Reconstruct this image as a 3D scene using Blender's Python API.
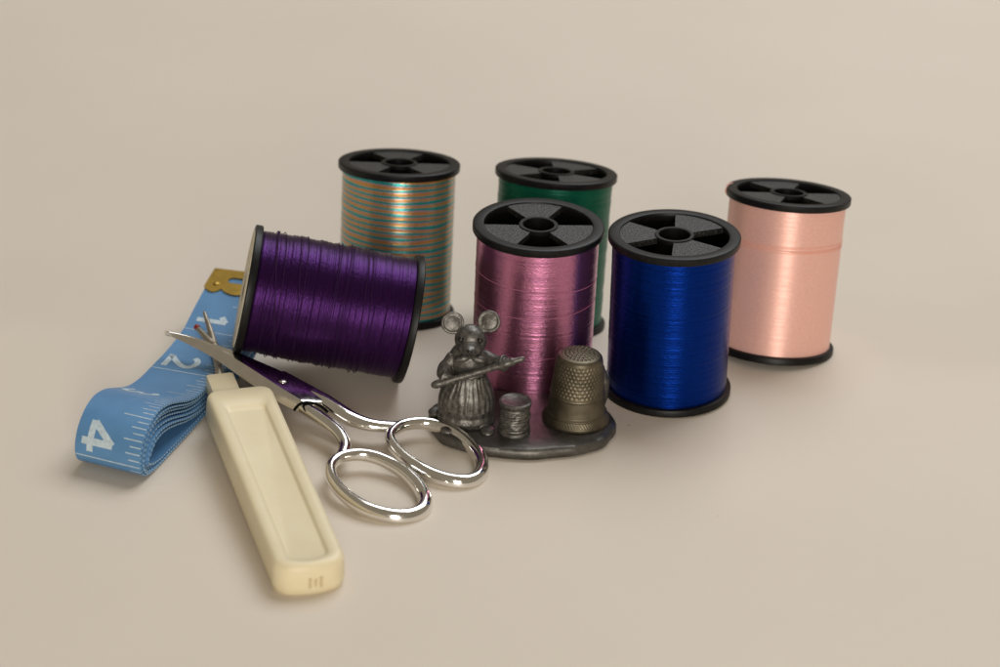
import bpy, bmesh, math, random
from mathutils import Vector, Matrix
R = math.radians
random.seed(7)
for o in list(bpy.data.objects): bpy.data.objects.remove(o, do_unlink=True)
scene = bpy.context.scene
MM = 0.001

# ------------------------------------------------------------------ camera
F_PX, PITCH, ROLL, CH, CY = 2200.0, R(23.23), R(2.5), 241.4, -545.0
cam_d = bpy.data.cameras.new('camera'); cam = bpy.data.objects.new('camera', cam_d)
scene.collection.objects.link(cam); scene.camera = cam
cam_d.sensor_width = 36.0; cam_d.lens = F_PX / 1000 * 36.0
cam_d.clip_start = 0.01; cam_d.clip_end = 50
_cr, _sr = math.cos(ROLL), math.sin(ROLL)
RT = Vector((1, 0, 0)); UP = Vector((0, math.sin(PITCH), math.cos(PITCH))); FW = Vector((0, math.cos(PITCH), -math.sin(PITCH)))
RTr = RT * _cr + UP * _sr; UPr = -RT * _sr + UP * _cr
m3 = Matrix((RTr, UPr, -FW)).transposed()
cam.matrix_world = Matrix.Translation(Vector((0, CY, CH)) * MM) @ m3.to_4x4()
cam_d.dof.use_dof = True; cam_d.dof.focus_distance = 0.550; cam_d.dof.aperture_fstop = 14

# ------------------------------------------------------------------ light
world = bpy.data.worlds.new('World'); scene.world = world; world.use_nodes = True
bg = world.node_tree.nodes['Background']
bg.inputs[0].default_value = (0.63, 0.535, 0.405, 1); bg.inputs[1].default_value = 0.32
def area(name, loc, target, sx, sy, power, col):
    d = bpy.data.lights.new(name, 'AREA'); d.shape = 'RECTANGLE'; d.size = sx; d.size_y = sy
    d.energy = power; d.color = col
    o = bpy.data.objects.new(name, d); scene.collection.objects.link(o)
    o.location = loc
    o.rotation_euler = (Vector(target) - Vector(loc)).to_track_quat('-Z', 'Y').to_euler()
    return o
area('window_light', (0.16, -1.35, 0.33), (0, 0, 0.02), 0.34, 0.6, 9.5, (1.0, 0.945, 0.86))
area('ceiling_light', (0.42, 0.78, 1.35), (0.02, 0.05, 0), 1.1, 1.1, 18.0, (0.93, 0.96, 1.0))
vs = scene.view_settings
vs.view_transform = 'Standard'; vs.look = 'None'; vs.exposure = 0.14; vs.gamma = 1.0; vs.use_curve_mapping = False
scene.render.engine = 'CYCLES'

# ------------------------------------------------------------------ ground height and pixel rays
def sstep(a, b, x):
    t = min(1, max(0, (x - a) / (b - a))); return t * t * (3 - 2 * t)
def slope(y):
    return 0.042 * sstep(-110, -45, y) * (1 - sstep(-8, 6, y)) - 0.105 * sstep(2, 18, y) * (1 - sstep(45, 130, y))
_ys = [-600 + i for i in range(2201)]; _zs = [0.0]
for i in range(1, len(_ys)): _zs.append(_zs[-1] + slope(_ys[i] - .5))
_off = _zs[600 - 12]
_zs = [z - _off for z in _zs]
def gz(y):
    t = min(max(y + 600, 0), 2199.999); i = int(t); f = t - i
    return _zs[i] * (1 - f) + _zs[i + 1] * f
def ray(px, py):
    u, v = px - 500, 333.5 - py
    return (FW * F_PX + RTr * u + UPr * v)
def at(px, py, z):
    d = ray(px, py); return Vector((0, CY, CH)) + d * ((z - CH) / d.z)
def atg(px, py, h=0.0):
    z = h
    for _ in range(8): p = at(px, py, z); z = gz(p.y) + h
    return at(px, py, z)
def proj(P):
    q = Vector(P) - Vector((0, CY, CH)); w = q.dot(FW)
    return 500 + F_PX * q.dot(RTr) / w, 333.5 - F_PX * q.dot(UPr) / w
def on_plane(px, py, o, n):
    d = ray(px, py); c = Vector((0, CY, CH)); return c + d * ((o - c).dot(n) / d.dot(n))

# ------------------------------------------------------------------ materials
def mat(name):
    m = bpy.data.materials.new(name); m.use_nodes = True
    nt = m.node_tree; return m, nt, nt.nodes, nt.links, nt.nodes['Principled BSDF']
def setp(b, **k):
    for a, v in k.items(): b.inputs[a.replace('_', ' ')].default_value = v
def rgb(*c): return (*c, 1)
def node(nodes, t, **k):
    n = nodes.new(t)
    for a, v in k.items(): setattr(n, a, v)
    return n
def noise(nodes, links, vec, scale, detail=3, rough=.5):
    n = nodes.new('ShaderNodeTexNoise'); n.inputs['Scale'].default_value = scale
    n.inputs['Detail'].default_value = detail; n.inputs['Roughness'].default_value = rough
    if vec: links.new(vec, n.inputs['Vector'])
    return n
def ramp(nodes, links, fac, stops, interp='LINEAR'):
    r = nodes.new('ShaderNodeValToRGB'); r.color_ramp.interpolation = interp
    e = r.color_ramp.elements
    e[0].position, e[0].color = stops[0][0], rgb(*stops[0][1]); e[1].position, e[1].color = stops[-1][0], rgb(*stops[-1][1])
    for p, c in stops[1:-1]:
        x = e.new(p); x.color = rgb(*c)
    links.new(fac, r.inputs[0]); return r
def bump(nodes, links, h, strength, dist, bsdf, chain=None):
    b = nodes.new('ShaderNodeBump'); b.inputs['Strength'].default_value = strength; b.inputs['Distance'].default_value = dist
    links.new(h, b.inputs['Height'])
    if chain: links.new(chain.outputs[0], b.inputs['Normal'])
    links.new(b.outputs[0], bsdf.inputs['Normal']); return b

def simple(name, col, rough=.5, metal=0, nscale=0, namt=.15, bstr=0, bdist=.0001, spec=.5, coat=0):
    m, nt, N, L, b = mat(name)
    setp(b, Base_Color=rgb(*col), Roughness=rough, Metallic=metal, Specular_IOR_Level=spec, Coat_Weight=coat)
    if nscale:
        tc = N.new('ShaderNodeTexCoord'); n = noise(N, L, tc.outputs['Object'], nscale, 5, .6)
        lo = [c * (1 - namt) for c in col]; hi = [min(1, c * (1 + namt)) for c in col]
        r = ramp(N, L, n.outputs['Fac'], [(.3, lo), (.7, hi)]); L.new(r.outputs[0], b.inputs['Base Color'])
        if bstr: bump(N, L, n.outputs['Fac'], bstr, bdist, b)
    return m

# table paper
m, nt, N, L, b = mat('table_paper'); M_TABLE = m
tc = N.new('ShaderNodeTexCoord')
n1 = noise(N, L, tc.outputs['Object'], 9, 4, .5); n2 = noise(N, L, tc.outputs['Object'], 900, 3, .6)
r = ramp(N, L, n1.outputs['Fac'], [(.3, (.668, .594, .502)), (.7, (.694, .619, .526))])
v = N.new('ShaderNodeTexVoronoi'); v.inputs['Scale'].default_value = 55; L.new(tc.outputs['Object'], v.inputs['Vector'])
sp = N.new('ShaderNodeMath'); sp.operation = 'LESS_THAN'; sp.inputs[1].default_value = .02; L.new(v.outputs['Distance'], sp.inputs[0])
wn = N.new('ShaderNodeMath'); wn.operation = 'GREATER_THAN'; wn.inputs[1].default_value = .72
sepc = N.new('ShaderNodeSeparateColor'); L.new(v.outputs['Color'], sepc.inputs[0]); L.new(sepc.outputs[0], wn.inputs[0])
mu = N.new('ShaderNodeMath'); mu.operation = 'MULTIPLY'; L.new(sp.outputs[0], mu.inputs[0]); L.new(wn.outputs[0], mu.inputs[1])
mu2 = N.new('ShaderNodeMath'); mu2.operation = 'MULTIPLY'; mu2.inputs[1].default_value = .55; L.new(mu.outputs[0], mu2.inputs[0])
mx = N.new('ShaderNodeMix'); mx.data_type = 'RGBA'; mx.inputs['B'].default_value = rgb(.3, .25, .2)
L.new(mu2.outputs[0], mx.inputs['Factor']); L.new(r.outputs[0], mx.inputs['A']); L.new(mx.outputs['Result'], b.inputs['Base Color'])
setp(b, Roughness=.55, Specular_IOR_Level=.25)
n3 = noise(N, L, tc.outputs['Object'], 60, 5, .6); bb = bump(N, L, n3.outputs['Fac'], .10, .0012, b); bump(N, L, n2.outputs['Fac'], .16, .0002, b, bb)

# black plastic: smooth rim and sparkle-textured spokes
M_BLACK = simple('black_plastic', (.006, .0057, .0055), .42, 0, 700, .4, .12, .0002, .22)
m, nt, N, L, b = mat('textured_black_plastic'); M_SPOKE = m
tc = N.new('ShaderNodeTexCoord'); n = noise(N, L, tc.outputs['Object'], 1700, 2, .7)
rsp = ramp(N, L, n.outputs['Fac'], [(.5, (.007, .0066, .006)), (.78, (.075, .07, .06))]); L.new(rsp.outputs[0], b.inputs['Base Color']); setp(b, Roughness=.45, Specular_IOR_Level=.5); bump(N, L, n.outputs['Fac'], .7, .0004, b)

def thread_mat(name, col, metal=.45, rough=.36, col2=None, aniso=.7, stripes=None, bs=.35, sheen=0, tangent='Z', var=.12, spec=.5, gr=.28):
    m, nt, N, L, b = mat(name)
    uv = N.new('ShaderNodeUVMap'); uv.uv_map = 'UVMap'
    mp = N.new('ShaderNodeMapping'); mp.inputs['Scale'].default_value = (.9, 5.5, 1); mp.inputs['Rotation'].default_value = (0, 0, R(2)); L.new(uv.outputs[0], mp.inputs[0])
    mp2 = N.new('ShaderNodeMapping'); mp2.inputs['Scale'].default_value = (.05, 3.2, 1); L.new(uv.outputs[0], mp2.inputs[0])
    mp3 = N.new('ShaderNodeMapping'); mp3.inputs['Scale'].default_value = (1.1, 2.6, 1); mp3.inputs['Rotation'].default_value = (0, 0, R(35)); L.new(uv.outputs[0], mp3.inputs[0])
    na = noise(N, L, mp.outputs[0], 1, 2, .6); nb = noise(N, L, mp2.outputs[0], 1, 4, .7); nc = noise(N, L, mp3.outputs[0], 1, 2, .6)
    if stripes:
        sx = N.new('ShaderNodeSeparateXYZ'); L.new(uv.outputs[0], sx.inputs[0])
        a = N.new('ShaderNodeMath'); a.operation = 'MULTIPLY_ADD'; a.inputs[1].default_value = 1 / 99.3; L.new(sx.outputs[0], a.inputs[0])
        bz = N.new('ShaderNodeMath'); bz.operation = 'MULTIPLY'; bz.inputs[1].default_value = 1 / 1.7; L.new(sx.outputs[1], bz.inputs[0]); L.new(bz.outputs[0], a.inputs[2])
        mp4 = N.new('ShaderNodeMapping'); mp4.inputs['Scale'].default_value = (.03, .22, 1); L.new(uv.outputs[0], mp4.inputs[0])
        nd = noise(N, L, mp4.outputs[0], 1, 2, .5)
        c = N.new('ShaderNodeMath'); c.operation = 'MULTIPLY_ADD'; c.inputs[1].default_value = 1.5; L.new(nd.outputs['Fac'], c.inputs[0]); L.new(a.outputs[0], c.inputs[2])
        c2 = N.new('ShaderNodeMath'); c2.operation = 'MULTIPLY_ADD'; c2.inputs[1].default_value = .35; L.new(na.outputs['Fac'], c2.inputs[0]); L.new(c.outputs[0], c2.inputs[2])
        fr = N.new('ShaderNodeMath'); fr.operation = 'FRACT'; L.new(c2.outputs[0], fr.inputs[0])
        rp = ramp(N, L, fr.outputs[0], stripes)
        base = rp.outputs[0]
    else:
        c2_ = col2 or [x * (1 - var) for x in col]
        base = ramp(N, L, nb.outputs['Fac'], [(.35, c2_), (.65, col)]).outputs[0]
    mxx = N.new('ShaderNodeMix'); mxx.data_type = 'RGBA'; mxx.blend_type = 'MULTIPLY'; mxx.inputs['Factor'].default_value = 1
    g = ramp(N, L, na.outputs['Fac'], [(.25, (1 - gr,) * 3), (.7, (1.08,) * 3)])
    L.new(base, mxx.inputs['A']); L.new(g.outputs[0], mxx.inputs['B']); L.new(mxx.outputs['Result'], b.inputs['Base Color'])
    setp(b, Roughness=rough, Metallic=metal, Anisotropic=aniso, Anisotropic_Rotation=.25, Sheen_Weight=sheen, Specular_IOR_Level=spec)
    tg = N.new('ShaderNodeTangent'); tg.direction_type = 'RADIAL'; tg.axis = tangent; L.new(tg.outputs[0], b.inputs['Tangent'])
    b1 = bump(N, L, nb.outputs['Fac'], bs * .35, .0002, b); b2 = bump(N, L, na.outputs['Fac'], bs, .0002, b, b1); bump(N, L, nc.outputs['Fac'], bs * .85, .00034, b, b2)
    return m
ST = [(0, (.02, .33, .31)), (.28, (.03, .40, .37)), (.33, (.42, .36, .37)), (.39, (.52, .38, .34)), (.45, (.60, .33, .07)), (.76, (.62, .29, .10)), (.82, (.56, .38, .42)), (.92, (.42, .36, .42)), (1, (.02, .33, .31))]
T_MULTI = thread_mat('variegated_thread', None, .62, .31, stripes=ST, bs=.2, spec=.5)
T_GREEN = thread_mat('green_thread', (.0, .145, .08), .35, .42, spec=.3, bs=.3)
T_PLUM = thread_mat('rose_thread', (.68, .26, .41), .92, .27, col2=(.60, .22, .42), bs=.22, spec=.8)
T_BLUE = thread_mat('blue_thread', (.001, .028, .26), .88, .28, var=.3, bs=.22, spec=.2)
T_PINK = thread_mat('pink_thread', (.92, .53, .445), .3, .45, var=.04, bs=.08, gr=.1)
T_PURPLE = thread_mat('purple_thread', (.064, .015, .112), .8, .38, col2=(.034, .010, .062), bs=.36, spec=.15, gr=.45)
T_PURPLE2 = simple('purple_strand_thread', (.03, .009, .045), .6, 0, 0, .15, 0, .0001, .1)
T_PINK2 = simple('pink_strand_thread', (.84, .42, .32), .5)
T_PLUM2 = simple('rose_strand_thread', (.42, .14, .24), .5)
M_WELL = simple('recess_shade_black', (.0035, .0033, .003), .8, 0, 0, .15, 0, .0001, .05)  # darker than the rim plastic: shade inside recesses put into the colour
M_LABEL = simple('cream_paper_label', (.78, .70, .52), .6, 0, 350, .25, 0)
M_CHROME = simple('chrome', (.86, .84, .80), .07, 1, 120, .03, .02, .0002)
_N, _L = M_CHROME.node_tree.nodes, M_CHROME.node_tree.links
_tc = _N.new('ShaderNodeTexCoord'); _n = noise(_N, _L, _tc.outputs['Object'], 160, 5, .65)
_r = ramp(_N, _L, _n.outputs['Fac'], [(.35, (.05,) * 3), (.7, (.19,) * 3)]); _L.new(_r.outputs[0], _N['Principled BSDF'].inputs['Roughness'])
M_BLADE = simple('satin_blade_steel', (.80, .77, .71), .27, 1, 300, .06, .04, .0002)
M_SCREW = simple('screw_steel', (.75, .72, .66), .2, 1)
M_STEEL = simple('seam_ripper_steel', (.42, .38, .31), .34, 1, 500, .2, .1, .0002)
M_RED = simple('red_bead', (.25, .006, .008), .3, 0)
M_BRASS = simple('tarnished_brass', (.135, .115, .08), .48, .9, 200, .4, .06, .0002)
M_CLIP = simple('brass_clip_metal', (.42, .27, .05), .4, .85, 300, .2, .1, .0002)
M_PEWTER = simple('pewter', (.12, .113, .102), .46, .8, 350, .3, .35, .0004)
M_WELL2 = simple('blackened_pewter', (.03, .028, .026), .3, .6)
M_PEWTER2 = simple('worn_pewter', (.145, .137, .125), .46, .8, 900, .55, .35, .0003)
# cream plastic
m, nt, N, L, b = mat('cream_plastic'); M_CREAM = m
tc = N.new('ShaderNodeTexCoord'); n = noise(N, L, tc.outputs['Object'], 60, 4, .6)
r = ramp(N, L, n.outputs['Fac'], [(.3, (.75, .65, .43)), (.7, (.80, .71, .49))]); L.new(r.outputs[0], b.inputs['Base Color'])
n2 = noise(N, L, tc.outputs['Object'], 900, 2, .5); bump(N, L, n2.outputs['Fac'], .06, .0002, b)
setp(b, Roughness=.42, Specular_IOR_Level=.4, Subsurface_Weight=.12); b.inputs['Subsurface Radius'].default_value = (.002, .0014, .0006)
# tape
m, nt, N, L, b = mat('blue_tape_vinyl'); M_TAPE = m
tc = N.new('ShaderNodeTexCoord'); n = noise(N, L, tc.outputs['Object'], 90, 5, .65)
r = ramp(N, L, n.outputs['Fac'], [(.3, (.085, .22, .42)), (.7, (.115, .27, .49))]); L.new(r.outputs[0], b.inputs['Base Color'])
n2 = noise(N, L, tc.outputs['Object'], 1500, 2, .5); bump(N, L, n2.outputs['Fac'], .15, .0002, b)
setp(b, Roughness=.45, Specular_IOR_Level=.4)
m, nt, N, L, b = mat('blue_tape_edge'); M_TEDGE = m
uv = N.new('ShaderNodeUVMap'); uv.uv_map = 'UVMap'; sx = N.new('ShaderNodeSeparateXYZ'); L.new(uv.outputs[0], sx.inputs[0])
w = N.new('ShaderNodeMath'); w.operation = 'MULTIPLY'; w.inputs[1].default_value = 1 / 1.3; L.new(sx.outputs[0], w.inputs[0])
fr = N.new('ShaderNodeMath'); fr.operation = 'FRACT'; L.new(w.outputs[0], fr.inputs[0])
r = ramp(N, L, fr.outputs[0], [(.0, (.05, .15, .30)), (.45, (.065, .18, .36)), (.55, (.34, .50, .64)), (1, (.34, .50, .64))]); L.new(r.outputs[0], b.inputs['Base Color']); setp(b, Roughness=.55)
M_PRINT = simple('white_tape_print', (.50, .60, .66), .5, 0, 900, .2)

# ------------------------------------------------------------------ mesh helpers (mm in, metres out)
class MB:
    def __init__(s): s.v = []; s.f = []; s.uv = {}; s.mi = {}
    def add(s, verts, faces, uvs=None, mi=0):
        o = len(s.v); s.v += [tuple(v) for v in verts]
        for k, f in enumerate(faces):
            if uvs: s.uv[len(s.f)] = uvs[k]
            if mi: s.mi[len(s.f)] = mi
            s.f.append([o + i for i in f])
    def grid(s, rows, closed_u=False, closed_v=False, uvf=None, mi=0, flip=False):
        nr, nc = len(rows), len(rows[0]); vs = [p for r in rows for p in r]; fs = []; uvs = []
        for i in range(nr if closed_v else nr - 1):
            for j in range(nc if closed_u else nc - 1):
                q = [(i, j), (i, j + 1), (i + 1, j + 1), (i + 1, j)]
                if flip: q = q[::-1]
                fs.append([(a % nr) * nc + (c % nc) for a, c in q])
                if uvf: uvs.append([uvf(a, c) for a, c in q])
        s.add(vs, fs, uvs if uvf else None, mi)
    def cap(s, ring, flip=False, mi=0):
        n = len(ring); c = [sum(p[k] for p in ring) / n for k in range(3)]
        fs = [(i, (i + 1) % n, n) for i in range(n)]
        if flip: fs = [f[::-1] for f in fs]
        s.add(list(ring) + [c], fs, None, mi)
    def lathe(s, prof, n=96, uv=False, rf=None, mi=0):
        rows = []
        for k, (r, z) in enumerate(prof):
            rows.append([((r + (rf(2 * math.pi * j / n, z, r) if rf else 0)) * math.cos(2 * math.pi * j / n), (r + (rf(2 * math.pi * j / n, z, r) if rf else 0)) * math.sin(2 * math.pi * j / n), z) for j in range(n)])
        uvf = (lambda a, c: (2 * math.pi * c / n * 15.8, prof[a][1])) if uv else None
        s.grid(rows, closed_u=True, uvf=uvf, mi=mi)
    def tube(s, pts, rad, n=12, closed=False, cap=True, flat=None, up=None):
        """rad: number or list; flat: (a,b) scales on side/up"""
        P = [Vector(p) for p in pts]; m = len(P); rows = []; prev = None
        for i in range(m):
            t = (P[(i + 1) % m] - P[i - 1]) if closed else (P[min(i + 1, m - 1)] - P[max(i - 1, 0)])
            t.normalize()
            if up is not None: a = Vector(up)
            elif prev is None: a = Vector((0, 0, 1)) if abs(t.z) < .9 else Vector((1, 0, 0))
            else: a = prev
            a = (a - t * a.dot(t)).normalized(); prev = a
            c = t.cross(a); r = rad[i] if isinstance(rad, (list, tuple)) else rad
            fa, fb = flat if flat else (1, 1)
            rows.append([P[i] + (c * math.cos(2 * math.pi * k / n) * fa + a * math.sin(2 * math.pi * k / n) * fb) * r for k in range(n)])
        s.grid(rows, closed_u=True, closed_v=closed)
        if cap and not closed: s.cap(rows[0], True); s.cap(rows[-1])
    def ellipsoid(s, c, r, n=20, mtx=None):
        rows = []
        for i in range(n // 2 + 1):
            th = math.pi * i / (n // 2); th = min(max(th, .02), math.pi - .02)
            row = []
            for j in range(n):
                p = Vector((r[0] * math.sin(th) * math.cos(2 * math.pi * j / n), r[1] * math.sin(th) * math.sin(2 * math.pi * j / n), -r[2] * math.cos(th)))
                if mtx: p = mtx @ p
                row.append(p + Vector(c))
            rows.append(row)
        s.grid(rows, closed_u=True); s.cap(rows[0], True); s.cap(rows[-1])
    def box(s, c, d, mtx=None):
        vs = []
        for x in (-1, 1):
            for y in (-1, 1):
                for z in (-1, 1):
                    p = Vector((x * d[0] / 2, y * d[1] / 2, z * d[2] / 2)); p = mtx @ p if mtx else p
                    vs.append(p + Vector(c))
        s.add(vs, [(0, 1, 3, 2), (4, 6, 7, 5), (0, 4, 5, 1), (2, 3, 7, 6), (0, 2, 6, 4), (1, 5, 7, 3)])
    def build(s, name, mats, parent=None, smooth=35, merge=1e-6, normals=True, bevel=None):
        me = bpy.data.meshes.new(name)
        me.from_pydata([(x * MM, y * MM, z * MM) for x, y, z in s.v], [], s.f)
        if s.uv:
            ul = me.uv_layers.new(name='UVMap')
            for p in me.polygons:
                if p.index in s.uv:
                    for li, u in zip(p.loop_indices, s.uv[p.index]): ul.data[li].uv = u
        for i, k in s.mi.items(): me.polygons[i].material_index = k
        bm = bmesh.new(); bm.from_mesh(me)
        bmesh.ops.remove_doubles(bm, verts=bm.verts, dist=merge)
        if normals: bmesh.ops.recalc_face_normals(bm, faces=bm.faces)
        if bevel:
            es = [e for e in bm.edges if len(e.link_faces) == 2 and e.calc_face_angle(0) > R(35)]
            bmesh.ops.bevel(bm, geom=es, offset=bevel * MM, segments=2, affect='EDGES', profile=.6, clamp_overlap=True)
        for f in bm.faces: f.smooth = smooth > 0
        for e in bm.edges:
            if len(e.link_faces) == 2 and e.calc_face_angle(0) > R(smooth): e.smooth = False
        bm.to_mesh(me); bm.free()
        for q in (mats if isinstance(mats, (list, tuple)) else [mats]): me.materials.append(q)
        o = bpy.data.objects.new(name, me); scene.collection.objects.link(o)
        if parent: o.parent = parent
        return o
def tag(o, label, cat, group=None):
    o['label'] = label; o['category'] = cat
    if group: o['group'] = group
    return o
def thing(name, label, cat, loc=(0, 0, 0), group=None):
    o = bpy.data.objects.new(name, None); scene.collection.objects.link(o); o.empty_display_size = .01
    o.location = Vector(loc) * MM; return tag(o, label, cat, group)
def remesh(o, voxel, smooth_it=4):
    md = o.modifiers.new('r', 'REMESH'); md.mode = 'VOXEL'; md.voxel_size = voxel * MM
    ms = o.modifiers.new('s', 'SMOOTH'); ms.iterations = smooth_it; ms.factor = .5
    dg = bpy.context.evaluated_depsgraph_get(); dg.update()
    me = bpy.data.meshes.new_from_object(o.evaluated_get(dg), depsgraph=dg)
    o.modifiers.clear(); mats = list(o.data.materials); o.data = me
    me.materials.clear()
    for q in mats: me.materials.append(q)
    for p in me.polygons: p.use_smooth = True
def catmull(pts, n=6, closed=False):
    P = [Vector(p) for p in pts]; m = len(P); out = []
    for i in range(m if closed else m - 1):
        if closed: a, b_, c, d = P[i - 1], P[i], P[(i + 1) % m], P[(i + 2) % m]
        else: a, b_, c, d = P[max(i - 1, 0)], P[i], P[i + 1], P[min(i + 2, m - 1)]
        for k in range(n):
            t = k / n
            out.append(.5 * ((2 * b_) + (c - a) * t + (2 * a - 5 * b_ + 4 * c - d) * t * t + (3 * b_ - a - 3 * c + d) * t ** 3))
    if not closed: out.append(P[-1])
    return out

# ------------------------------------------------------------------ table
tb = MB()
xs = [-900, -500, -300, -200, -100, 0, 100, 200, 300, 500, 900]
ys = [-500, -300, -200] + [-140 + 4 * i for i in range(73)] + [160, 190, 240, 320, 500, 800, 1200, 1600]
tb.grid([[(x, y, gz(y)) for x in xs] for y in ys])
t = tb.build('table', M_TABLE, smooth=80, normals=False); t['kind'] = 'structure'
if t.data.polygons[0].normal.z < 0: t.data.flip_normals()

# ------------------------------------------------------------------ thread spools
HS, RF, RB = 44.5, 17.0, 15.8
def flange_mesh():
    """flange whose outer face is at z=0 looking up, body going down"""
    b = MB()
    b.lathe([(14.0, -1.2), (14.0, -.3), (14.15, -.08), (14.6, 0), (16.5, 0), (16.8, -.07), (17.0, -.28), (17.0, -1.7), (16.85, -1.95), (16.6, -2.05), (14.0, -2.05), (14.0, -1.2)], 128)
    return b
def hub_mesh():
    b = MB(); b.lathe([(4.0, -16), (4.0, -.3), (4.15, -.12), (4.95, -.12), (5.1, -.3), (5.1, -1.2)], 64); return b
def spoke_mesh():
    b = MB(); n = 16; a0, a1 = R(-31), R(31); ri, ro = 4.95, 14.1
    for (zt, zb) in ((-.42, -2.0),):
        top = []; bot = []
        radii = [ri + (ro - ri) * k / 4 for k in range(5)]
        rows = [[(r * math.cos(a0 + (a1 - a0) * j / n), r * math.sin(a0 + (a1 - a0) * j / n), zt) for j in range(n + 1)] for r in radii]
        low = [[(x, y, zb) for x, y, z in row] for row in rows]
        b.grid(rows); b.grid(low, flip=True)
        b.grid([[rows[k][0], low[k][0]] for k in range(5)]); b.grid([[rows[k][n], low[k][n]] for k in range(5)], flip=True)
        b.grid([rows[0], low[0]]); b.grid([rows[4], low[4]])
    return b
def well_mesh():
    b = MB(); b.lathe([(14.1, -2.0), (14.1, -22), (5.08, -22), (5.08, -1.1)], 64); return b
_fl = flange_mesh().build('top_flange', M_BLACK); _hub = hub_mesh().build('hub_ring', M_BLACK); _sp = spoke_mesh().build('spoke', M_SPOKE, smooth=30); _well = well_mesh().build('core_wall', M_WELL)
_protos = [_fl, _hub, _sp, _well]
def link_copy(proto, name, parent, mtx):
    o = proto.copy(); o.name = name; scene.collection.objects.link(o); o.parent = parent; o.matrix_local = mtx; return o
def winding(seed, bulge=0.0, amp=.05, lump=0.0):
    rnd = random.Random(seed); b = MB(); n = 230; prof = []
    z0, z1 = 1.95, HS - 2.0
    j = 0
    for i in range(n + 1):
        z = z0 + (z1 - z0) * i / n; t = i / n
        j = j * .75 + rnd.uniform(-amp, amp) * .6
        r = RB + bulge * math.sin(math.pi * t) + j + rnd.uniform(-amp, amp) * .35
        if i in (0, n): r = 14.25
        prof.append((r, z))
    ph = [rnd.uniform(0, 6.28) for _ in range(6)]
    rf = (lambda a, z, r: lump * (math.sin(2 * a + ph[0] + z * .2) * .5 + math.sin(3 * a + ph[1] - z * .35) * .3 + math.sin(a + z * .9 + ph[2]) * .4)) if lump else None
    b.lathe(prof, 120, uv=True, rf=rf)
    return b
def strand(b, zf, r, rad=.13, a0=0, a1=6.283, n=90):
    b.tube([((r) * math.cos(a0 + (a1 - a0) * k / n), r * math.sin(a0 + (a1 - a0) * k / n), zf(k / n)) for k in range(n + 1)], rad, 6, cap=False)
def spool(label, mtx, thread, rot, seed, bulge=0.0, amp=.05, lump=0.0, group='upright spools of thread'):
    e = thing('thread_spool', label, 'thread spool', group=group)
    e.matrix_world = mtx
    winding(seed, bulge, amp, lump).build('thread_winding', thread, e, smooth=80)
    for top in (True, False):
        S = Matrix.Translation((0, 0, HS * MM)) if top else Matrix.Rotation(math.pi, 4, 'X')
        f = link_copy(_fl, 'top_flange' if top else 'bottom_flange', e, S)
        link_copy(_hub, 'hub_ring', f, Matrix()); link_copy(_well, 'core_wall', f, Matrix())
        for k in range(3):
            link_copy(_sp, 'spoke', f, Matrix.Rotation(R(rot + 60 + 120 * k), 4, 'Z'))
    return e
def stand(px, py_fit_xy, tx, ty, zl=.0):
    X, Y = py_fit_xy; p = atg(*proj((X, Y, 0)))
    return Matrix.Translation(Vector((p.x, p.y, p.z + zl)) * MM) @ Matrix.Rotation(R(tx), 4, 'X') @ Matrix.Rotation(R(ty), 4, 'Y')
s_multi = spool('upright spool of orange, teal and lilac striped thread behind the lying purple spool', stand(0, (-30.1, 28.05), -5.7, .3), T_MULTI, 35, 1)
s_green = spool('upright spool of dark green thread behind the rose pink spool', stand(0, (12.46, 25.84), -6.9, 1.5), T_GREEN, 5, 2, amp=.08)
s_plum = spool('upright spool of shiny rose and plum thread behind the pewter mouse', stand(0, (8.63, -10.62), 3.6, .1), T_PLUM, 35, 3, amp=.03)
s_blue = spool('upright spool of royal blue thread beside the brass thimble', stand(0, (44.52, -14.69), 2.2, -1.2), T_BLUE, -5, 4, amp=.035)
s_pink = spool('upright spool of pale salmon pink thread behind the blue spool', stand(0, (75.41, 15.83), -6.6, 1.7), T_PINK, 42, 5, amp=.03)
b = MB()
for k, (za, zb) in enumerate([(31.4, 32.6), (32.0, 31.6), (32.8, 31.2), (31.0, 31.9), (32.2, 32.9), (30.6, 31.2)]):
    strand(b, lambda t, za=za, zb=zb: za + (zb - za) * (.5 + .5 * math.sin(6.283 * t + 2.2)), RB + .03, .085)
b.build('loose_strand', T_PINK2, s_pink, smooth=80)
b = MB(); b.tube(catmull([(-15.9, -2, 42.0), (-17.3, -1.0, 43.4), (-16.6, 1.0, 44.9), (-15.2, 2.2, 45.3)], 5), .14, 6); b.build('thread_end', T_PINK2, s_pink, smooth=80)
b = MB()
strand(b, lambda t: 31.5 + 1.2 * math.sin(6.283 * t + 4), RB + .03, .07); strand(b, lambda t: 13.5 + .5 * math.sin(6.283 * t + 1), RB + .03, .07)
strand(b, lambda t: 24.5 + .7 * math.sin(6.283 * t + 2), RB + .03, .07)
b.build('loose_strand', T_PLUM2, s_plum, smooth=80)

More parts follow.
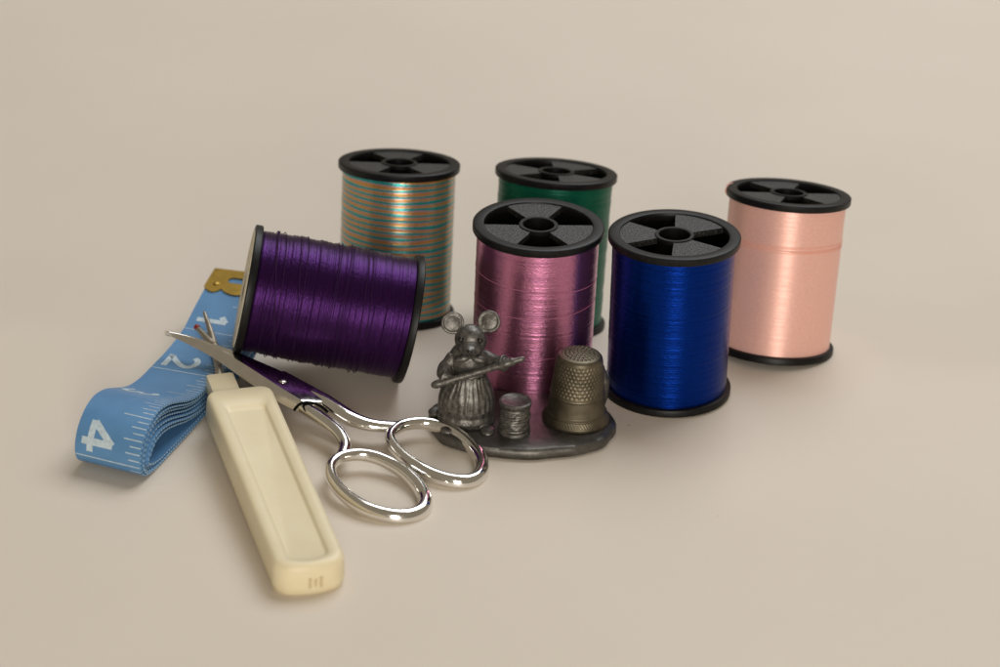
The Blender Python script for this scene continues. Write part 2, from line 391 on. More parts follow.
# purple spool lying down: left end up on the tape
pm = Vector((-44.93, -16.06, 20.48)); yaw, dip = .0885, .187
ax = Vector((math.cos(yaw) * math.cos(dip), math.sin(yaw) * math.cos(dip), -math.sin(dip)))
zax = -ax  # local +Z points to the labelled left end
xax = zax.cross(Vector((0, 0, 1))).normalized(); yax = zax.cross(xax)
mt = Matrix((xax, yax, zax)).transposed().to_4x4(); base = pm - zax * (HS / 2)
s_pur = spool('spool of dark purple thread lying on its side, one end propped on the blue tape', Matrix.Translation(base * MM) @ mt, T_PURPLE, 20, 6, bulge=.25, amp=.14, lump=.14, group='lying spool of thread')
del s_pur['group']
b = MB(); b.lathe([(4.6, HS + .02), (4.6, HS + .2), (15.4, HS + .2), (15.6, HS + .02)], 96); b.build('paper_label', M_LABEL, s_pur)
b = MB(); rnd = random.Random(3)
for k in range(11):
    z = (27 if k < 6 else 9) + rnd.random() * 14; sl = rnd.uniform(-3.5, 3.5) if k < 5 else rnd.uniform(-.8, .8); ph = rnd.uniform(0, 6.28)
    strand(b, lambda t, z=z, sl=sl, ph=ph: min(HS - 2.6, max(2.6, z + sl * math.sin(6.283 * t + ph))), RB + .38 + .25 * rnd.random(), .11)
b.build('loose_strand', T_PURPLE2, s_pur, smooth=80)
for o in _protos: bpy.data.objects.remove(o)

# ------------------------------------------------------------------ tape measure
o2L = atg(151, 366, 7.4); o2L.z -= 7.4
tdir = Vector((-.262, -.965, 0)); wdir = Vector((.965, -.262, 0))
TW, TH = 18.0, .42
def wd(d):
    a = R(15.2 + 6 * sstep(2, 40, d)); return Vector((math.cos(a), -math.sin(a), 0))
# closed loop of the flat roll: (d, z, inward step); starts at the far top going to the near bulb
LOOP = [(-24, 6.9, .72), (-18, 6.8, .74), (-12, 6.8, .74), (-6, 6.8, .74), (0, 6.8, .74), (6, 6.8, .76), (12, 7.5, .8), (17, 9.0, .85), (22, 11.2, .92), (27, 13.2, 1.0), (31.5, 14.2, 1.05), (35, 14.1, 1.05),
        (38.5, 13.0, 1.0), (41.8, 10.6, .96), (43.5, 7.8, .92), (43.9, 5.2, .86), (43.1, 2.8, .7), (41.0, 1.1, .5), (37.6, .45, .34), (33, .3, .22), (27, .3, .18), (20, .3, .15), (12, .3, .14), (4, .3, .14), (-5, .3, .15), (-14, .3, .18), (-22, .35, .3), (-27, 1.6, .4), (-28.6, 3.5, .45), (-27.5, 5.6, .6)]
lp = catmull([(d, z, s) for d, z, s in LOOP], 8, True)
NL = len(lp)
def loop_pt(i, k):
    a = lp[(i - 1) % NL]; c = lp[(i + 1) % NL]; p = lp[i % NL]
    tx, tz = c[0] - a[0], c[1] - a[1]; l = math.hypot(tx, tz); tx /= l; tz /= l
    return (p[0] + tz * p[2] * k * 1.0, p[1] - tx * p[2] * k)   # inward normal (right of travel)
TURNS = 7
tail = catmull([(-50.4, 14.4, 0), (-44, 12.1, 0), (-38, 10.2, 0), (-31, 8.5, 0), (-27, 7.6, 0)], 8)
path = [(p[0], p[1]) for p in tail]
for k in range(TURNS):
    for i in range(NL):
        kk = k + (sstep(NL * .86, NL, i) if True else 0)
        path.append(loop_pt(i, kk))
S = [0]
for i in range(1, len(path)): S.append(S[-1] + math.hypot(path[i][0] - path[i - 1][0], path[i][1] - path[i - 1][1]))
def lat(i):   # sideways drift of each turn
    d = path[i][0]; kk = max(0, (i - len(tail)) / NL)
    free = -3.2 * sstep(-5, -50, d) if kk < .5 else 0
    return free + .5 * math.sin(kk * 5.1) * min(1, kk)
def tape_pt(i, w, n=0.0):
    a = path[max(i - 1, 0)]; c = path[min(i + 1, len(path) - 1)]
    tx, tz = c[0] - a[0], c[1] - a[1]; l = math.hypot(tx, tz) or 1; nx, nz = -tz / l, tx / l
    d, z = path[i][0] + nx * n, path[i][1] + nz * n
    p = o2L + tdir * d + wd(d) * w + wdir * lat(i)
    return Vector((p.x, p.y, gz(p.y) + z + TH * .5))
import bisect
def tape_s(s, w, n=0.0):
    i = min(max(bisect.bisect_right(S, s) - 1, 0), len(S) - 2); f = (s - S[i]) / max(1e-6, S[i + 1] - S[i])
    return tape_pt(i, w, n).lerp(tape_pt(i + 1, w, n), f)
tape = thing('tape_measure', 'blue inch tape measure folded into a flat roll, brass tip on its end', 'tape measure', o2L)
TI = Vector(o2L)
b = MB(); h = TH / 2
def loc(p): return tuple(Vector(p) - TI)
WS = [0, TW]
for sgn in (1, -1):
    b.grid([[loc(tape_pt(i, w, sgn * h)) for w in WS] for i in range(len(path))])
for w in (0, TW):
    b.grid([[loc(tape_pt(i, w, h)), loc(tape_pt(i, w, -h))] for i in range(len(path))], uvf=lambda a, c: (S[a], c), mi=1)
for i in (0, len(path) - 1):
    b.grid([[loc(tape_pt(i, w, h)) for w in WS], [loc(tape_pt(i, w, -h)) for w in WS]])
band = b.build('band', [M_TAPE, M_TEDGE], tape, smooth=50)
# print: inch lines, ticks, numerals as thin raised ink following the band
INCH = 25.4
# printed scale: place so that inch lines fall as seen
SL = {}
def s_at(d_target, kmax):
    best = min(range(kmax), key=lambda i: abs(path[i][0] - d_target)); return S[best]
S1 = s_at(-25.2, len(tail) + 40); S2 = s_at(0, len(tail) + NL // 2)
def s_in(x): return S1 + (x - 1) * (S2 - S1) if x <= 2 else S2 + (x - 2) * INCH
INK = h + .035
def ink_line(b, s, w0, w1, th=.28, n=1):
    m = max(1, int(abs(w1 - w0) / 3))
    b.grid([[loc(tape_s(s + e, w0 + (w1 - w0) * j / m, INK)) for j in range(m + 1)] for e in (-th / 2, th / 2)])
tick = MB()
for q in range(int(.2 * 16), int(4.35 * 16)):
    x = q / 16
    if q % 16 == 0: continue
    ln = 7.4 if q % 8 == 0 else 5.0 if q % 4 == 0 else 3.9 if q % 2 == 0 else 3.0
    s = s_in(x)
    if s < 11: continue
    off = 0.25
    ink_line(tick, s, TW - off - ln, TW - off, .26)
tick.build('tick_marks', M_PRINT, band, smooth=0, normals=False)
for x in (1, 2, 3, 4):
    il = MB(); ink_line(il, s_in(x), .15, TW - .2, .3); il.build('inch_line', M_PRINT, band, smooth=0, normals=False)
# numerals: strokes in a box x (reading, along s) 0..1, y (up, along w) 0..1
def arc(cx, cy, rx, ry, a0, a1, n=10): return [(cx + rx * math.cos(R(a0 + (a1 - a0) * k / n)), cy + ry * math.sin(R(a0 + (a1 - a0) * k / n))) for k in range(n + 1)]
GL = {'1': [[(.18, .78), (.5, .98)], [(.5, 1.0), (.5, 0)]],
      '2': [arc(.45, .72, .38, .26, 165, -20) + [(.62, .42), (.3, .18), (.1, .06)], [(.05, .07), (.95, .07)]],
      '3': [arc(.45, .74, .34, .24, 160, -90, 10), arc(.45, .27, .40, .25, 90, -160, 12)],
      '4': [[(.68, 0), (.68, 1.0)], [(.68, 1.0), (.04, .30)], [(0, .28), (1.0, .28)]],
      'H': [[(.1, 0), (.1, 1)], [(.9, 0), (.9, 1)], [(.1, .5), (.9, .5)]], 'O': [arc(.5, .5, .42, .48, 0, 360, 20)]}
def glyph(ch, s0, w0, sw, wh, thick, name):
    b = MB()
    for st in GL[ch]:
        pts = []
        for k in range(len(st) - 1):
            (x0, y0), (x1, y1) = st[k], st[k + 1]; ln = math.hypot((x1 - x0) * sw, (y1 - y0) * wh); m = max(1, int(ln / .8))
            pts += [(x0 + (x1 - x0) * i / m, y0 + (y1 - y0) * i / m) for i in range(m)]
        pts.append(st[-1]); pts = [(x * sw, y * wh) for x, y in pts]
        rows = []
        for k, (x, y) in enumerate(pts):
            a = pts[max(0, k - 1)]; c = pts[min(len(pts) - 1, k + 1)]; tx, ty = c[0] - a[0], c[1] - a[1]; l = math.hypot(tx, ty) or 1
            nx, ny = -ty / l * thick / 2, tx / l * thick / 2
            rows.append([loc(tape_s(s0 + x + e * nx, w0 + y + e * ny, INK)) for e in (-1, 0, 1)])
        b.grid(rows)
    return b.build(name, M_PRINT, band, smooth=0, normals=False)
glyph('1', s_in(1) - 8.2, 2.2, 7.2, 8.4, 1.7, 'numeral')
glyph('2', s_in(2) - 8.8, 1.9, 7.2, 8.6, 1.6, 'numeral')
glyph('3', s_in(3) - 8.4, 1.9, 7.0, 8.6, 1.6, 'numeral')
glyph('4', s_in(4) - 9.0, 1.7, 7.6, 8.4, 1.7, 'numeral')
glyph('H', s_in(2) - 16.4, 6.0, 2.4, 3.2, .35, 'letter'); glyph('O', s_in(2) - 19.6, 6.0, 2.4, 3.2, .35, 'letter')
# brass tip
bm = bmesh.new()
def lobe(w0, w1, s0, dp): return [(s0 + dp * math.sin(math.pi * k / 10) ** .7, w0 + (w1 - w0) * k / 10) for k in range(1, 10)]
out = [(-.4, -.35), (-.4, TW + .35), (8.6, TW + .35)] + lobe(TW, 13.2, 8.6, 1.8) + [(8.6, 13.2)] + lobe(13.2, 4.8, 8.6, 2.0) + [(8.6, 4.8)] + lobe(4.8, 0, 8.6, 1.8) + [(8.6, -.35)]
hole = [(4.3 + 1.3 * math.cos(R(a)), 9.0 + (2.3 if 0 < a < 180 else -2.3) + 1.3 * math.sin(R(a))) for a in range(5, 360, 15)]
es = []
for ring in (out, hole):
    vs_ = [bm.verts.new((s, w, 0)) for s, w in ring]
    es += [bm.edges.new((vs_[i], vs_[(i + 1) % len(vs_)])) for i in range(len(vs_))]
bmesh.ops.triangle_fill(bm, use_beauty=True, use_dissolve=False, edges=es)
bmesh.ops.subdivide_edges(bm, edges=[e for e in bm.edges if e.calc_length() > 3], cuts=2, use_grid_fill=True)
bmesh.ops.triangulate(bm, faces=bm.faces[:])
geo = bmesh.ops.extrude_face_region(bm, geom=bm.faces[:])
for v_ in geo['geom']:
    if isinstance(v_, bmesh.types.BMVert): v_.co.z = .35
t0, t1 = tape_s(0, 0), tape_s(6, 0)
u_ = (t1 - t0).normalized()
for v_ in bm.verts:
    s_, w_, n_ = v_.co
    p = (tape_s(s_, w_, h + .05 + n_) if s_ > 0 else tape_s(0, w_, h + .05 + n_) + u_ * s_) - TI
    v_.co = p * MM
bmesh.ops.recalc_face_normals(bm, faces=bm.faces)
me = bpy.data.meshes.new('brass_tip'); bm.to_mesh(me); bm.free(); me.materials.append(M_CLIP)
o = bpy.data.objects.new('brass_tip', me); scene.collection.objects.link(o); o.parent = tape
b = MB(); c = tape_s(6.6, 2.6, h + .42); b.ellipsoid(loc(c), (.9, .9, .35), 14); b.build('rivet', M_CLIP, o)

# ------------------------------------------------------------------ scissors
pT = atg(165, 332, 13.6); pA = atg(437, 456, 2.4); pB = atg(379, 489, 2.4)
nS = (pB - pT).cross(pA - pT).normalized()
if nS.z < 0: nS = -nS
def SP(px, py, n=0.0): return on_plane(px, py, pA + nS * n, nS)
sc = thing('embroidery_scissors', 'small chrome embroidery scissors with slim blades and two finger loops', 'scissors', (pA + pB) / 2)
SO = (pA + pB) / 2
def slab(outline, n0, n1, name, mtl, parent, bev=.25, dense=0):
    b = MB(); top = [SP(x, y, n1) - SO for x, y in outline]; m = len(top)
    bot = [p - nS * (n1 - n0) for p in top]
    b.add(top + bot, [list(range(m))] + [list(range(2 * m - 1, m - 1, -1))] + [[i, (i + 1) % m, m + (i + 1) % m, m + i] for i in range(m)])
    return b.build(name, mtl, parent, smooth=40, bevel=bev)
def smooth_px(pts, n=4): return [(p.x, p.y) for p in catmull([(x, y, 0) for x, y in pts], n)]
# upper half: blade with a tall near side, flat ricasso on top
ridge = smooth_px([(165, 331.3), (190, 336.8), (215, 347.3), (240, 361.5), (262, 375.5), (283, 389), (303, 401.5)])
foot = smooth_px([(165, 333.6), (190, 345.2), (215, 359), (240, 376.5), (262, 391.5), (283, 404.5), (298, 411.5)])
farE = [(313, 402.2), (322, 401.5), (324, 393), (320, 390), (285, 371), (275, 371)] + smooth_px([(262, 369), (240, 356.5), (214, 344.2), (190, 335.6), (167, 330.9)])
slab(ridge + farE, 0.1, 1.35, 'blade', M_CHROME, sc, .12)
b = MB(); rows = []
for (x, y), (x2, y2) in zip(ridge, foot):
    p = SP(x, y, 1.36); kd = .5 - 1.7 * sstep(165, 235, x); q = SP(x2, y2, kd); e = SP(x - 2, y - 3, kd); k = min(1, (x - 165) / 40)
    m1 = p.lerp(q, .12) + (p - e) * .02; m2 = p.lerp(q, .5) + (q - e).normalized() * .22 * k; m3_ = p.lerp(q, .88) + (q - e).normalized() * .12 * k
    rows.append([p - SO, m1 - SO, m2 - SO, m3_ - SO, q - SO, e.lerp(q, .4) - SO])
b.grid(rows, closed_u=True); b.cap(rows[0]); b.cap(rows[-1]); b.build('blade_bevel', M_BLADE, sc, smooth=40)
# lower half blade, underneath
low = [(205, 345), (240, 366), (283, 391), (310, 408), (322, 400), (300, 380), (275, 368), (240, 353), (214, 343.5)]
slab(low, -.85, .02, 'blade', M_CHROME, sc, .15)
b = MB(); b.tube(catmull([tuple(SP(x, y, n_) - SO) for x, y, n_ in ((294, 410.5, .2), (298, 405.5, 1.1), (304, 402.6, 1.32), (313, 403, 1.3), (321, 406.5, 1.0), (327.5, 412, .6))], 5), .36, 8); b.build('notch_shade', M_WELL, sc, smooth=60)  # added dark strip standing in for the shaded gap at the step
# arms and loops
def arm_tube(pts, rads, name, n=0.0, flat=(1, 1)):
    b = MB(); P = catmull([tuple(SP(x, y, n if not isinstance(n, list) else 0) - SO) for x, y in pts], 6)
    m = len(P); rr = []
    for i in range(m):
        t = i / (m - 1) * (len(rads) - 1); k = min(int(t), len(rads) - 2); rr.append(rads[k] + (rads[k + 1] - rads[k]) * (t - k))
    b.tube(P, rr, 20, flat=flat, up=nS); return b.build(name, M_CHROME, sc, smooth=50)
arm_tube([(313, 394), (324, 401), (338, 410.5), (352, 419), (368, 424.5), (384, 426.5), (398, 427)], [1.9, 2.2, 2.3, 2.2, 1.9, 1.7, 1.7], 'shank', 0, (1, .85))
arm_tube([(292, 400), (305, 408), (318, 416.5), (331, 426), (341, 436), (345, 447), (341, 458)], [1.5, 1.75, 1.85, 1.9, 1.8, 1.6, 1.5], 'shank', -.55, (1, .9))
def loop_ring(pts, name):
    P = catmull([tuple(SP(x, y) - SO) for x, y in pts], 8, True); m = len(P)
    c = sum(P, Vector()) / m
    far = max(range(m), key=lambda i: (P[i] - c).dot(Vector((.75, -.65, 0))))
    rr = [1.35 + .55 * (.5 + .5 * math.cos(2 * math.pi * (i - far) / m)) ** 1.5 for i in range(m)]
    b = MB(); b.tube(P, rr, 24, closed=True, flat=(1.0, 1.25), up=nS); return b.build(name, M_CHROME, sc, smooth=60)
loop_ring([(390, 438), (397, 428.5), (410, 424), (428, 424), (450, 430.5), (468, 443), (479.5, 458), (481, 472), (471, 482), (454, 482.5), (434, 476.5), (413, 465), (397, 451)], 'finger_loop')
loop_ring([(330.5, 470), (335, 461), (346, 456), (362, 455), (381, 459.5), (401, 470), (416, 484), (424.5, 499), (422, 511), (409, 517.5), (389, 517), (366, 509.5), (346, 496), (334, 482)], 'finger_loop')
b = MB(); c = SP(283, 381, 1.35) - SO
q = nS.to_track_quat('Z', 'Y').to_matrix()
b.ellipsoid(c, (1.15, 1.15, .45), 24, q); scr = b.build('pivot_screw', M_SCREW, sc, smooth=80)
b = MB(); b.lathe([(1.12, -.02), (1.12, .05), (1.4, .05), (1.4, -.02)], 32); b.v = [tuple(q @ Vector(v_) + c + nS * .0) for v_ in b.v]; b.build('washer', M_BLACK, scr)

# ------------------------------------------------------------------ seam ripper
hF, hN = 8.8, 7.6; lift = 3.6
def RZ(px, py, top): return atg(px, py, top)
fL = atg(205, 389, hF + lift - .8); fR = atg(270.5, 384.5, hF + lift - .8); nL = atg(276, 565, hN); nR = atg(346, 557, hN)
cF = (fL + fR) / 2; cN = (nL + nR) / 2
u = (cN - cF).normalized(); vdir = (fR - fL); vdir = (vdir - u * vdir.dot(u)).normalized(); nrm = vdir.cross(u)
if nrm.z < 0: nrm = -nrm
LEN = (cN - cF).length; wF = abs((fR - fL).dot(vdir)); wN = abs((nR - nL).dot(vdir))
rip = thing('seam_ripper', 'cream plastic seam ripper with a red ball on its steel fork', 'seam ripper', cN - nrm * hN)
RO = cN - nrm * hN
def rl(a, wv, n): return cF + u * a + vdir * wv + nrm * n - RO      # n measured from the top face
def rr_loop(a0, a1, w0, w1, rad, n, seg=6, bow=0.0, sx=0.0):
    """rounded quad: far width w0 at a0, near width w1 at a1; bow pushes near end out"""
    pts = []
    cs = [(a0 + rad, -w0 / 2 + rad, 180, 270), (a1 - rad, -w1 / 2 + rad, 270, 360), (a1 - rad, w1 / 2 - rad, 0, 90), (a0 + rad, w0 / 2 - rad, 90, 180)]
    # walk with extra points along straight runs
    ring = []
    for (ca, cw, s0, s1) in cs:
        for k in range(seg + 1):
            an = R(s0 + (s1 - s0) * k / seg); ring.append((ca + rad * math.cos(an), cw + rad * math.sin(an)))
    dense = []
    for i in range(len(ring)):
        p, q_ = ring[i], ring[(i + 1) % len(ring)]
        m_ = 10 if i % (seg + 1) == seg else 1
        for k in range(m_): dense.append((p[0] + (q_[0] - p[0]) * k / m_, p[1] + (q_[1] - p[1]) * k / m_))
    for a, w_ in dense:
        ha = max(0, (a - (a0 + a1) / 2) / ((a1 - a0) / 2)); wl = w1 / 2
        a2 = a + bow * ha ** 8 * (1 - min(1, abs(w_) / wl) ** 2)
        pts.append(tuple(rl(a2, w_ + sx, n)))
    return pts
b = MB(); bw = 1.8
loops = [rr_loop(1.4, LEN - 1.2, wF - 2.0, wN - 2.0, 2.0, -hF, bow=bw), rr_loop(.3, LEN - .3, wF + .2, wN + .2, 2.8, -hF + 1.0, bow=bw), rr_loop(-.2, LEN + .2, wF + 1.0, wN + .8, 3.0, -hF + 3.2, bow=bw), rr_loop(-.1, LEN + .1, wF + .5, wN + .5, 3.0, -2.2, bow=bw),
         rr_loop(.1, LEN - .1, wF + .2, wN + .2, 3.0, -.9, bow=bw), rr_loop(.5, LEN - .5, wF - .7, wN - .7, 2.8, -.2, bow=bw), rr_loop(1.2, LEN - 1.0, wF - 2.0, wN - 2.0, 2.6, .05, bow=bw)]
ra0, ra1 = 9.5, LEN - 2.6
loops += [rr_loop(ra0 - .6, ra1 + .3, wF - 6.0, wN - 5.8, 1.4, .02, bow=bw), rr_loop(ra0 - .1, ra1, wF - 6.6, wN - 6.4, 1.2, -.25, bow=bw), rr_loop(ra0 + 1.0, ra1 - .4, wF - 7.1, wN - 6.9, 1.0, -.8, bow=bw), rr_loop(ra0 + 1.6, ra1 - 1.0, wF - 7.7, wN - 7.5, .8, -.9, bow=bw)]
b.grid(loops, closed_u=True); b.cap(loops[0], True); b.cap(loops[-1])
hd = b.build('handle', M_CREAM, rip, smooth=60)
# tiny moulded mark on the near end face
b = MB()
for (w0, w1, n0, n1) in ((-1.5, -1.0, -5.6, -3.2), (1.0, 1.5, -5.6, -3.2), (-.25, .25, -5.2, -3.6)):
    b.box(rl(LEN + bw + .36, (w0 + w1) / 2 + .6, (n0 + n1) / 2), (w1 - w0, .35, n1 - n0), Matrix((vdir, u, nrm)).transposed())
b.build('moulded_mark', simple('mark_plastic', (.60, .47, .28), .5), hd)
tabc = (atg(215, 379, lift + 7) + atg(243, 377, lift + 7)) / 2
b = MB(); mtx = Matrix((vdir, u, nrm)).transposed()
b.box(rl(-4.8, -2.6, -4.2), (7.2, 12.5, 5.6), mtx); b.build('neck', M_CREAM, rip, smooth=40, bevel=1.0)
# stem and fork
zF = lift + 6.0
def FP(px, py, hh): return atg(px, py, hh) - RO
st0 = rl(.5, -4.6, -4.2)
b = MB(); P = catmull([st0, FP(219, 373, 8.3), FP(216.5, 357, 8.4), FP(214, 344, 8.9), FP(211.5, 340, 9.3)], 6)
b.tube(P, [1.1] * (len(P) - 6) + [1.1, 1.15, 1.2, 1.2, 1.1, .9], 12, flat=(1, .75)); b.build('stem', M_STEEL, rip, smooth=60)
b = MB(); P = catmull([FP(213.8, 345, 8.9), FP(212, 337, 9.4), FP(209.5, 328, 10.0), FP(206.5, 319, 10.6), FP(204.3, 312.3, 11.2)], 5); m_ = len(P)
b.tube(P, [1.2 - .8 * i / (m_ - 1) for i in range(m_)], 12, flat=(1, .8)); b.build('cutting_prong', M_STEEL, rip, smooth=60)
b = MB(); P = catmull([FP(213.6, 344.5, 8.9), FP(208.5, 340, 9.3), FP(203, 334, 9.7), FP(198, 328.4, 10.1)], 5); m_ = len(P)
b.tube(P, [1.25 - .6 * i / (m_ - 1) for i in range(m_)], 12, flat=(1, .8)); b.build('guard_prong', M_STEEL, rip, smooth=60)
b = MB(); b.ellipsoid(FP(197, 327.3, 10.2), (.85, .85, .85), 18); b.build('ball_tip', M_RED, rip, smooth=80)

# ------------------------------------------------------------------ pewter figurine
bc = (atg(428, 416, 1.5) + atg(614, 432, 1.5)) / 2
gsl = math.atan(slope(bc.y)); fig = thing('pewter_figurine', 'pewter mouse seamstress figurine holding a needle on an oval base', 'figurine', (bc.x, bc.y, gz(bc.y)))
fig.rotation_euler = (gsl, 0, 0)
FO = Vector((bc.x, bc.y, gz(bc.y)))
RXm = Matrix.Rotation(gsl, 3, 'X')
def fl(px, py, hgt):     # figure-local point at height hgt over the table
    p = atg(px, py, hgt) - FO; return RXm.inverted() @ p
# base plate
b = MB(); rows = []; n = 120
HW = (atg(614, 432, 1.5) - atg(428, 416, 1.5)).length / 2; HD = 16.2
for (k, z) in ((.965, 0), (1.0, .5), (1.0, 2.0), (.975, 2.8), (.93, 3.0), (.6, 3.0), (.3, 3.05)):
    row = []
    for j in range(n):
        a = 2 * math.pi * j / n; wob = 1 + .018 * math.sin(3 * a + 1) + .012 * math.sin(7 * a) + .008 * math.sin(13 * a + 2)
        ex = 2 / 2.2
        ca, sa = math.cos(a), math.sin(a)
        row.append((HW * k * wob * math.copysign(abs(ca) ** ex, ca), HD * k * wob * math.copysign(abs(sa) ** ex, sa), z + (.12 * math.sin(5 * a + k * 9) if k < .95 and z > 1 else 0)))
    rows.append(row)
b.grid(rows, closed_u=True); b.cap(rows[0], True); b.cap(rows[-1]); b.build('base', M_PEWTER, fig, smooth=50)
# mouse
mo = fl(466, 420, 3.0); mx_, my_ = mo.x, mo.y
SX = 3.72; SZ = 3.72 * .915
def mp_(px, py, dy=0.0):   # figure-facing point: pixel to local x,z of the mouse, dy depth offset towards camera(-)
    return Vector((mx_ + (px - 466) / SX, my_ + dy, 3.0 + (420 - py) / SZ + dy * .43))
b = MB()
def skirt_rf(a, z, r):
    return (.12 * math.sin(17 * a) * sstep(15, 6, z - 3) if z > 5.2 else 0)
sk = [(.1, 2.6), (6.6, 2.6), (7.9, 3.4), (8.3, 4.6), (8.1, 5.4), (7.75, 6.0), (8.0, 7.2), (7.9, 9.5), (7.3, 12), (6.4, 14.2), (5.3, 16.2), (5.0, 17.4), (5.3, 18.4), (5.5, 20), (5.2, 21.8), (4.3, 23.2), (2.9, 24.2), (.1, 24.8)]
t0_ = len(b.v); b.lathe(sk, 72, rf=skirt_rf)
for i in range(t0_, len(b.v)):
    x, y, z = b.v[i]; b.v[i] = (x * .9 + mx_, y * .78 + my_, z)
hc = mp_(469, 343, 0); hc = Vector((mx_ + .5, my_ - .6, 25.9))
b.ellipsoid(hc, (4.1, 3.9, 3.9), 24)
b.ellipsoid(hc + Vector((-.1, -2.6, -.9)), (3.1, 2.8, 2.2), 20)
b.ellipsoid(hc + Vector((-.15, -4.6, -.7)), (1.75, 1.7, 1.2), 16)
b.ellipsoid(hc + Vector((-.15, -5.8, -.4)), (.75, .7, .6), 12)
b.ellipsoid(hc + Vector((-.15, -4.3, -2.1)), (1.1, 1.0, .6), 12)
for sx, dx, dz, tw in ((-1, -4.7, 4.1, -12), (1, 4.3, 4.9, 10)):
    ec = hc + Vector((dx, .6, dz)); rt_ = (Matrix.Rotation(R(tw), 3, 'Y') @ Matrix.Rotation(R(-sx * 14), 3, 'Z') @ Matrix.Rotation(R(-24), 3, 'X'))
    ring = [rt_ @ Vector((2.55 * math.cos(2 * math.pi * k / 28), 0, 2.45 * math.sin(2 * math.pi * k / 28))) + ec for k in range(28)]
    b.tube(ring, .4, 8, closed=True)
    b.ellipsoid(ec + rt_ @ Vector((0, .55, 0)), (2.9, 1.0, 2.8), 18, rt_)
    b.tube([ec + Vector((-sx * 1.5, .4, -1.6)), hc + Vector((sx * 1.8, .2, 1.6))], [1.1, 1.5], 10)
# arms: near one folded over the shaft, other reaching along it
b.tube(catmull([Vector((mx_ - 3.6, my_ - .8, 21.3)), Vector((mx_ - 5.6, my_ - 2.2, 18.2)), Vector((mx_ - 5.4, my_ - 4.2, 17.2)), Vector((mx_ - 3.9, my_ - 5.3, 16.9))], 5), [1.7] * 4 + [2.0] * 5 + [1.7] * 4 + [1.3] * 3, 12)
b.tube(catmull([Vector((mx_ + 3.8, my_ - .6, 21.6)), Vector((mx_ + 6.4, my_ - 2.2, 21.0)), Vector((mx_ + 8.6, my_ - 3.8, 21.3)), Vector((mx_ + 10.0, my_ - 4.6, 22.0))], 5), [1.8] * 5 + [1.75] * 5 + [1.3] * 6, 12)
b.ellipsoid((mx_ - 3.6, my_ - 5.4, 16.9), (1.5, 1.3, 1.2), 14); b.ellipsoid((mx_ + 10.0, my_ - 4.6, 22.0), (1.5, 1.2, 1.1), 14)
for fx in (-4.4, 5.6): b.ellipsoid((mx_ + fx, my_ - 6.0, 3.4), (2.0, 2.6, 1.1), 14)
b.ellipsoid((mx_ - 7.6, my_ + 2.4, 3.6), (2.2, 2.2, 1.2), 14)
for (cx_, cy_, cz_, ax_) in ((mx_ - 5.3, my_ - 4.3, 17.1, (.8, -.6, -.1)), (mx_ + 8.9, my_ - 4.0, 21.5, (.85, -.5, .3))):
    q_ = Vector(ax_).to_track_quat('Z', 'Y').to_matrix()
    b.tube([q_ @ Vector((1.75 * math.cos(2 * math.pi * k / 20), 1.75 * math.sin(2 * math.pi * k / 20), 0)) + Vector((cx_, cy_, cz_)) for k in range(20)], .42, 8, closed=True)
mouse = b.build('mouse_body', M_PEWTER2, fig, smooth=80)
remesh(mouse, .2, 2)
# gathered apron in front of the skirt
b = MB(); rows = []
for i in range(15):
    t_ = i / 14; z = 16.6 - t_ * 8.6; r0 = 5.55 + 2.75 * sstep(0, .75, t_) + .15
    row = []
    for j in range(49):
        a = R(-90 - 62 + 124 * j / 48); amp_ = .06 + .08 * t_
        rr_ = r0 + amp_ * math.sin(j / 48 * 2 * math.pi * 10.5) + .07 * math.sin(j * 1.7 + i * .4)
        row.append((mx_ + rr_ * math.cos(a) * .9, my_ + rr_ * math.sin(a) * .79, z + .15 * math.sin(j * .8)))
    rows.append(row)
inner = [[(mx_ + (x - mx_) * .9, my_ + (y - my_) * .9, z) for x, y, z in r_] for r_ in rows]
b.grid(rows); b.grid(inner, flip=True); b.grid([rows[-1], inner[-1]]); b.grid([rows[0], inner[0]], flip=True)
b.build('apron', M_PEWTER2, mouse, smooth=60)
for sx in (-1, 1):
    b = MB(); b.ellipsoid((mx_ + .6 + sx * 2.0, my_ - 4.0, 22.3), (2.1, 1.2, 1.0), 16, Matrix.Rotation(R(sx * 14), 3, 'Y')); b.build('collar', M_PEWTER2, mouse, smooth=80)
    b = MB(); b.ellipsoid(hc + Vector((sx * 2.35 - .1, -3.05, 1.35)), (.8, .75, .8), 12); b.build('eye', M_WELL2, mouse, smooth=80)
b = MB(); b.ellipsoid(hc + Vector((-.15, -6.3, -.35)), (.72, .6, .52), 12); b.build('nose', M_WELL2, mouse, smooth=80)
b = MB(); b.tube(catmull([hc + Vector((-1.2, -5.2, -1.55)), hc + Vector((-.15, -5.75, -1.75)), hc + Vector((.9, -5.2, -1.55))], 4), .17, 6); b.build('mouth', M_WELL2, mouse, smooth=80)
# needle case / long needle shaft held across the body
na_ = Vector((mx_ - 8.8, my_ - 5.8, 15.2)); nb_ = Vector((mx_ + 14.0, my_ - 5.4, 23.8)); b = MB(); nd_ = nb_ - na_
def npnt(t_): return na_ + nd_ * t_
prof_ = [(0, .35), (.015, .8), (.05, 1.05), (.09, 1.1), (.12, .9), (.16, 1.15), (.2, 1.0), (.26, .95), (.5, .85), (.74, .85), (.78, 1.15), (.81, 1.2), (.84, .9), (.87, 1.15), (.89, .8), (.95, .75), (.985, .6), (1, .3)]
b.tube([npnt(t_) for t_, r_ in prof_], [r_ for t_, r_ in prof_], 14); b.build('needle', M_PEWTER2, fig, smooth=50)
